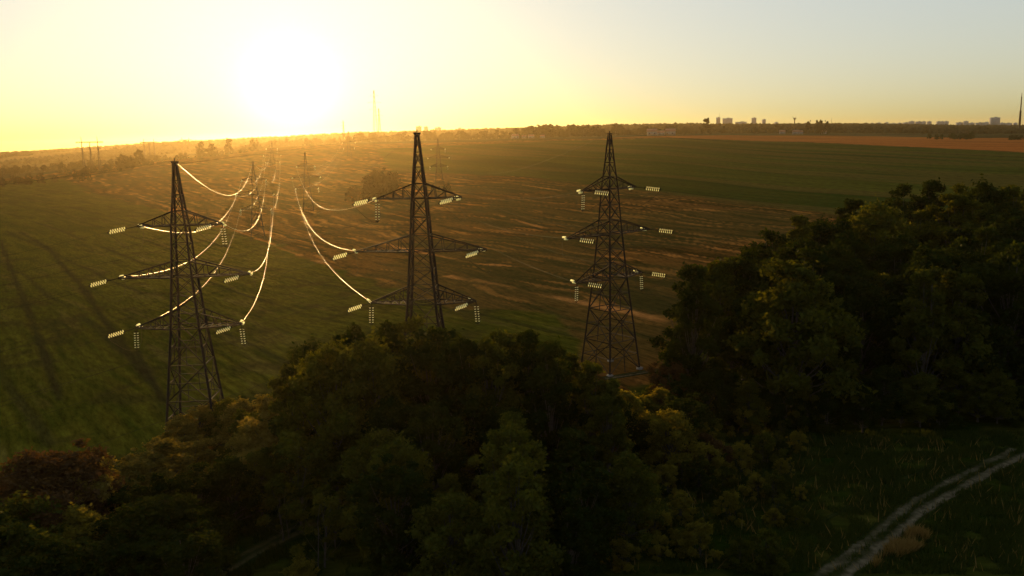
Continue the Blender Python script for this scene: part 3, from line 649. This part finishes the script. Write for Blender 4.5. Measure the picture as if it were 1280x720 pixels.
# --- scrub between clump and wood
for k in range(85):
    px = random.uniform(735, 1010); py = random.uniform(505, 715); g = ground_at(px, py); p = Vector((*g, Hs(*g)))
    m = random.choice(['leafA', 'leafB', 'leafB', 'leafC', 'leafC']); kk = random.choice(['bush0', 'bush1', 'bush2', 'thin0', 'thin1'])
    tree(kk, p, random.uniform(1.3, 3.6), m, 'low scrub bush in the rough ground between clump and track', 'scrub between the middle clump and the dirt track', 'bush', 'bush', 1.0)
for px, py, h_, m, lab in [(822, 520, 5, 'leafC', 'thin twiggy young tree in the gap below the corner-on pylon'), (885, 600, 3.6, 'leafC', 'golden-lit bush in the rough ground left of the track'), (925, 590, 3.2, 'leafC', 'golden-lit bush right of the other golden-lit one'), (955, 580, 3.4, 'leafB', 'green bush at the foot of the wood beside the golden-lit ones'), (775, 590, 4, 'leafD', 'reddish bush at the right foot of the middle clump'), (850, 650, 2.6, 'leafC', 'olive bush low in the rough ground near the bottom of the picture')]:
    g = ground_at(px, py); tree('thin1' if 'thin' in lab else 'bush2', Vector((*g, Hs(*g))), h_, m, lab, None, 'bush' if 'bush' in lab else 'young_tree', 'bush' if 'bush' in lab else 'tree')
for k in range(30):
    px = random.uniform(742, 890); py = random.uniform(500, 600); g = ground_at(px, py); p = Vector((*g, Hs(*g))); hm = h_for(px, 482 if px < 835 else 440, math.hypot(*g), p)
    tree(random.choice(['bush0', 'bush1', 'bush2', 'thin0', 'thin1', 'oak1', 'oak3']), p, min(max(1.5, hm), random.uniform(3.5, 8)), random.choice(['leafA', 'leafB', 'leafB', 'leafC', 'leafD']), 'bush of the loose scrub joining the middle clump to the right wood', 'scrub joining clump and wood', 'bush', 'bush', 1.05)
# --- ground by the track: grass (stuff)
def grass(name, label, regs, n, m, h0, seed, clump=True):
    r = np.random.default_rng(seed); xs, ys = [], []
    Pn = np.array([ground_at(*p) for p in regs]); lo, hi = Pn.min(0), Pn.max(0)
    while len(xs) < n:
        x = r.uniform(lo[0], hi[0], 20000); y = r.uniform(lo[1], hi[1], 20000); ok = sdpoly(x, y, Pn) > 0
        if clump: ok &= fbm(x/1.6, y/1.6, seed, 3) > r.uniform(.35, .62, len(x))
        for T in (T1, T2):
            tl = np.array([(q.x, q.y) for q in T[::4]]); dl_ = sdline(x, y, tl); ok &= (dl_ > 1.35) | (dl_ < .22) | ((dl_ > 1.0) & (r.random(len(x)) < .3))
        xs += list(x[ok]); ys += list(y[ok])
    x, y = np.array(xs[:n]), np.array(ys[:n]); z = H(x, y); a = r.uniform(0, 2*PI, n); w = .035+.03*r.random(n); hh = h0*(.4+.9*r.random(n))*(.6+.8*fbm(x/3, y/3, seed+5, 2))
    lx, ly = r.normal(0, .35, n)*hh, r.normal(0, .35, n)*hh; b = np.stack([x, y, z], 1); c = np.stack([np.cos(a)*w, np.sin(a)*w, 0*a], 1); t = b+np.stack([lx, ly, hh], 1)
    v = np.stack([b-c, b+c, t], 1).reshape(-1, 3); me = np_mesh(name, v, None, np.arange(n*3).reshape(-1, 3)); o = link_mesh(name, me, m); tag(o, label, 'grass', None, 'stuff')
grass('meadow_grass', 'rough green grass over the shaded ground around the dirt track', [(700, 719), (700, 560), (820, 480), (900, 540), (1279, 540), (1279, 719)], 90000, M['grass'], .55, 11)
grass('track_grass', 'rough green grass in the shaded lower left corner', [(0, 719), (0, 640), (400, 600), (470, 719)], 30000, M['grass'], .6, 12)
grass('dry_grass', 'tuft of rust coloured dry grass on the right verge of the dirt track', [(1128, 680), (1140, 668), (1160, 668), (1158, 684), (1120, 700), (1090, 712), (1085, 716), (1110, 690)], 3500, M['dry'], .85, 13)
grass('dry_stalks', 'scattered tall dry stalks in the rough ground between the scrub and the dirt track', [(760, 719), (760, 600), (860, 530), (960, 545), (1279, 560), (1279, 719)], 1100, M['dry'], 1.0, 14)
# crop canopy edge and stubble roughness are in the ground material

# --- distant trees and hedges
def far_tree(px, d, h, label, group, m='far_leaf', wide=1.0):
    p = at(px, d); return tree(random.choice(['far0', 'far1', 'far2', 'far3']), p, h, m, label, group, name='distant_tree', wide=wide)
for k in range(26):        # copse in the stubble right of the sun
    px = random.gauss(468, 17); d = random.uniform(560, 680); px = min(505, max(432, px))
    far_tree(px, d, random.uniform(12, 19)*(1-.014*abs(px-468)), 'hazy tree of the round copse in the fields below the skyline', 'copse in the fields')
for k in range(5): far_tree(random.uniform(535, 560), random.uniform(610, 650), random.uniform(3, 5), 'low bush at the foot of the faint far pylon', 'bushes at the faint pylon')
for k in range(56):        # hedge line left
    px = random.uniform(-20, 330); y = np.interp(px, [-20, 60, 110, 200, 260, 330], [1000, 1050, 1150, 1380, 1560, 1750]); d = y+random.uniform(-40, 120)
    h = random.uniform(5, 11)*(1.5 if 145 < px < 185 else 1); far_tree(px, d, h, 'tree of the hedge line crossing behind the left fields', 'hedge line behind the left fields', wide=1.3)
for px, d, h in [(250, 1600, 26), (264, 1620, 24), (286, 1650, 28), (150, 1250, 20), (160, 1260, 17), (172, 1280, 24), (318, 1750, 24)]: far_tree(px, d, h, 'larger tree standing up from the left hedge line', 'tall trees in the left hedge line')
far_tree(100, 1000, 11, 'round dark tree alone below the portal pylon', None); far_tree(108, 1010, 7, 'small bush beside the round dark tree below the portal pylon', None)
for k in range(34):
    px = random.uniform(-20, 120); d = random.uniform(1250, 1800); far_tree(px, d, random.uniform(8, 14), 'hazy tree of the low wood at the far left', 'low wood at the far left', wide=1.3)
for k in range(95):       # belt behind the green field
    px = random.uniform(335, 860); d = np.interp(px, [335, 640, 860], [1950, 2080, 2250])+random.uniform(-20, 260)
    h = random.uniform(14, 24)*(1.35 if 640 < px < 770 else 1)*(.6 if px < 420 else 1); far_tree(px, d, h, 'tree of the long belt behind the far green field', 'tree belt behind the green field', wide=1.35)
for k in range(36):
    px = random.uniform(880, 1290); d = random.uniform(2600, 2800); far_tree(px, d, random.uniform(9, 17), 'tree of the thin belt behind the rust coloured field', 'tree belt behind the rust field', wide=1.5)
far_tree(883, 2300, 42, 'large round tree alone at the edge of the rust coloured field', None)
for px in (1010, 1022, 1026, 1034): far_tree(px, 2500, 38, 'tall narrow tree behind the rust field', 'narrow trees behind the rust field', wide=.6)
for k in range(16): far_tree(random.gauss(1198, 14), random.uniform(1900, 2000), random.uniform(8, 15), 'tree of the dark clump on the far edge of the rust field', 'dark clump on the rust field edge', 'leafA', 1.4)
for k in range(6): far_tree(random.gauss(1272, 5), 1850, 9, 'low dark bush at the right end of the rust field', 'bushes at the end of the rust field', 'leafA', 1.4)
def hedge_mass(name, label, spots, m):
    V_, T_, base = [], [], 0
    for (x, y, h, kk, rz) in spots:
        me = PROTO['far%d' % kk][0]; n_ = len(me.vertices); c_ = np.empty(n_*3, np.float32); me.vertices.foreach_get('co', c_); c_ = c_.reshape(-1, 3)*(h/12.0)
        c_[:, :2] *= 1.4; cr_, sr_ = math.cos(rz), math.sin(rz); V_.append(np.stack([c_[:, 0]*cr_-c_[:, 1]*sr_+x, c_[:, 0]*sr_+c_[:, 1]*cr_+y, c_[:, 2]+Hs(x, y)], 1)); T_.append(np.arange(n_).reshape(-1, 4)+base); base += n_
    o = link_mesh(name, np_mesh(name, np.concatenate(V_), np.concatenate(T_)), m); tag(o, label, 'woodland', None, 'stuff')
sp = []
for k in range(170):
    px = random.uniform(330, 870); d = np.interp(px, [335, 640, 860], [2050, 2250, 2400])+random.uniform(0, 350); q = at(px, d); sp.append((q.x, q.y, random.uniform(10, 19), k % 4, k))
for k in range(90):
    px = random.uniform(870, 1290); q = at(px, random.uniform(2700, 3000)); sp.append((q.x, q.y, random.uniform(8, 17), k % 4, k))
for k in range(90):
    px = random.uniform(-30, 340); q = at(px, np.interp(px, [-20, 110, 200, 330], [1500, 1650, 1700, 1900])+random.uniform(-100, 300)); sp.append((q.x, q.y, random.uniform(6, 12), k % 4, k))
hedge_mass('hedgerow_woods', 'unbroken hazy tree belts behind the fields, below the ridge line', sp, M['far_leaf'])
# far woods clothing the ridges: one mass
r_ = np.random.default_rng(5); n = 26000
azw = np.radians(r_.uniform(-34, 34, n)); dw = r_.uniform(2700, 5200, n); xw, yw = dw*np.sin(azw), dw*np.cos(azw); ok = fbm(xw/500, yw/500, 88, 3) > .40; xw, yw = xw[ok], yw[ok]; zw = H(xw, yw); n = len(xw)
hh = 7+9*r_.random(n); cl = []
vs = []; base_ico = np.array([(0, 0, 1.0), (.9, 0, .5), (.28, .85, .55), (-.73, .53, .5), (-.73, -.53, .45), (.28, -.85, .5), (.6, 0, 0), (.2, .6, 0), (-.5, .35, 0), (-.5, -.35, 0), (.2, -.6, 0)])
tri = [(0, 1, 2), (0, 2, 3), (0, 3, 4), (0, 4, 5), (0, 5, 1)]+[t for k in range(5) for t in ((1+k, 6+k, 6+(k+1) % 5), (1+k, 6+(k+1) % 5, 1+(k+1) % 5))]
jit = 1+.35*(r_.random((n, 11, 3))-.5); vv = base_ico[None]*jit; vv[..., :2] *= (hh*.9)[:, None, None]; vv[..., 2] = vv[..., 2]*hh[:, None]-1; vv[..., 0] += xw[:, None]; vv[..., 1] += yw[:, None]; vv[..., 2] += zw[:, None]
tt = (np.array(tri)[None]+(np.arange(n)*11)[:, None, None]).reshape(-1, 3)
o = link_mesh('distant_woodland', np_mesh('distant_woodland', vv.reshape(-1, 3), None, tt), M['far_leaf']); tag(o, 'hazy woods covering the distant ridges below the sky', 'woodland', None, 'stuff')

# ------------------------------------------------------------------ city on the horizon
def win_mat(name, c1, c2, sx, sz):
    return noise_mat(name, c1, c2, .05, .8)
M['facade'] = noise_mat('pale_facade', (.26, .25, .24), (.34, .32, .30), .03, .85); M['pane'] = mat('window_glass', (.04, .045, .05), .2, 0, .5)
M['whitewall'] = noise_mat('white_render', (.14, .13, .11), (.20, .18, .16), .3, .85); M['roof'] = noise_mat('roof_sheet', (.18, .08, .05), (.26, .12, .08), .5, .8)
def tower_block(px, pytop, d, w, label, dep=22, blk=None):
    p = at(px, d); h = max(14, h_for(px, pytop, d, p)); t = empty('tower_block', p, random.uniform(-.3, .3)); tag(t, label, 'building', 'high-rise blocks on the horizon')
    MB().box((0, 0, h/2), (w, dep, h)).build('wall', M['facade'], t)
    MB().box((w*.1, 0, h+1.8), (w*.3, dep*.4, 3.6)).box((0, 0, h+.4), (w*1.02, dep*1.04, .8)).build('roof', M['facade'], t)
    mb = MB(); nx = max(2, int(w/5)); nz = int(h/3.2)
    for i in range(nx):
        for j in range(1, nz): mb.box(((i+.5)/nx*w-w/2, -dep/2-.05, j*3.2), (w/nx*.55, .1, 1.7))
    g = mb.build('window', M['pane'], t); g['kind'] = 'stuff'
D = 5200
for px, y, w, lab in [(897.5, 147, 22, 'narrow tower block, leftmost of the tall pair'), (909, 148, 52, 'wide stepped tower block right of the narrow one'), (926, 152.5, 62, 'low wide block between the tall pair and the next tower'), (942, 147.5, 24, 'slim tower block right of the low wide block'), (954.5, 149.5, 16, 'small tower block beside the slim one'), (970, 153, 14, 'low block alone right of the small tower block'), (1009, 153.5, 26, 'low block left of the thin mast'), (1243, 147, 44, 'square tower block near the radio mast at the far right')]:
    tower_block(px, y, D, w, lab+' on the horizon')
for k, px in enumerate([1066, 1074, 1082, 1090, 1098, 1108, 1116, 1124, 1132, 1139, 1148, 1154, 1161, 1173, 1177, 1182, 1199, 1207, 1214, 1224, 1232, 1252, 1260, 1269]):
    y = np.interp(px, [1066, 1140, 1180, 1230, 1270], [155, 152.5, 151.5, 153.5, 153.5])+random.uniform(-1, 1); tower_block(px, y, 5600, random.uniform(14, 34), '%s tiny pale block from the left in the row along the right horizon' % ORD[k])
for px, y, w in [(524, 158, 26), (533, 158.5, 18), (548, 159.5, 30), (575, 160, 20)]: tower_block(px, y, 4600, w, 'small hazy block on the horizon behind the middle near pylon')
def mast(px, pytop, d, label, wid, name='radio_mast'):
    p = at(px, d); h = h_for(px, pytop, d, p); t = empty(name, p); tag(t, label, 'mast'); b = wid
    MB().bar((0, 0, 0), (0, 0, h*.55), b, b*.7).bar((0, 0, h*.55), (0, 0, h*.9), b*.45, b*.35).build('lattice_column', M['steel_far'], t)
    MB().bar((0, 0, h*.9), (0, 0, h), b*.25, b*.1).build('antenna', M['steel_far'], t)
    mb = MB()
    for k in range(3):
        a = k*2.094+.3
        for z in (.5, .85): mb.bar((math.cos(a)*h*.35, math.sin(a)*h*.35, 0), (0, 0, h*z), b*.02)
    mb.build('guy_wires', M['steel_far'], t)
mast(1274.5, 116, 3000, 'tall guyed radio mast at the right edge of the picture', 3.8)
mast(1039, 147, 4200, 'thin short mast above the narrow trees', 1.1)
mast(899, 140, 5200, 'thin antenna mast beside the tall pair of blocks', 1.0); mast(829, 153, 4500, 'tiny mast on the ridge right of the corner-on pylon', 1.0)
p = at(993, 3600); t = empty('water_tower', p); tag(t, 'tall tower with a splayed head on the right horizon', 'tower'); h = h_for(993, 146, 3600, p)
MB().bar((0, 0, 0), (0, 0, h*.7), 2.2, 1.6, 8).build('shaft', M['steel_far'], t); MB().bar((0, 0, h*.7), (0, 0, h*.85), 2, 7, 8).bar((-9, 0, h), (0, 0, h*.85), .8).bar((5, 0, h*.97), (0, 0, h*.85), .8).build('head', M['steel_far'], t)
def cottage(px, d, w, label, rz=0):
    p = at(px, d); t = empty('cottage', p, rz); tag(t, label, 'house', 'pale cottages among the far trees'); h = w*.45; dp = w*.7
    MB().box((0, 0, h/2), (w, dp, h)).build('wall', M['whitewall'], t)
    v = [(-w*.55, -dp*.56, h*.97), (w*.55, -dp*.56, h*.97), (w*.55, dp*.56, h*.97), (-w*.55, dp*.56, h*.97), (-w*.55, 0, h*1.65), (w*.55, 0, h*1.65)]
    link_mesh('roof', np_mesh('roof', v, [(0, 1, 5, 4), (2, 3, 4, 5), (3, 2, 1, 0)], [(0, 4, 3), (1, 2, 5)]), M['roof'], t)
    for s in (-.28, .28): MB().box((s*w, -dp/2-.04, h*.5), (w*.14, .1, h*.35)).build('window', M['pane'], t)
for px, w, d in [(644, 14, 2000), (655, 10, 2040), (664, 12, 1990), (678, 10, 2030), (815, 22, 2150), (826, 16, 2170), (838, 22, 2180), (995, 16, 2560), (1000, 14, 2580), (978, 15, 2600), (1030, 13, 2590)]:
    cottage(px, d, w, 'small pale cottage among the trees on the far field edge', random.uniform(-.5, .5))

# ------------------------------------------------------------------ haze
hz_me = bpy.data.meshes.new('haze'); bm = bmesh.new(); bmesh.ops.create_cube(bm, size=1.0)
for v in bm.verts: v.co = Vector((v.co.x*40000, v.co.y*40000, -80+(v.co.z+.5)*212))
bm.to_mesh(hz_me); bm.free(); hm = bpy.data.materials.new('haze'); hm.use_nodes = True; N, L = hm.node_tree.nodes, hm.node_tree.links; N.remove(N['Principled BSDF'])
pv = N.new('ShaderNodeVolumePrincipled'); pv.inputs['Color'].default_value = (1, .76, .36, 1); pv.inputs['Density'].default_value = 0.33e-4; pv.inputs['Anisotropy'].default_value = .8
L.new(pv.outputs[0], N['Material Output'].inputs['Volume']); tag(link_mesh('haze', hz_me, hm), 'thin golden evening haze over the whole landscape', 'haze', None, 'stuff')
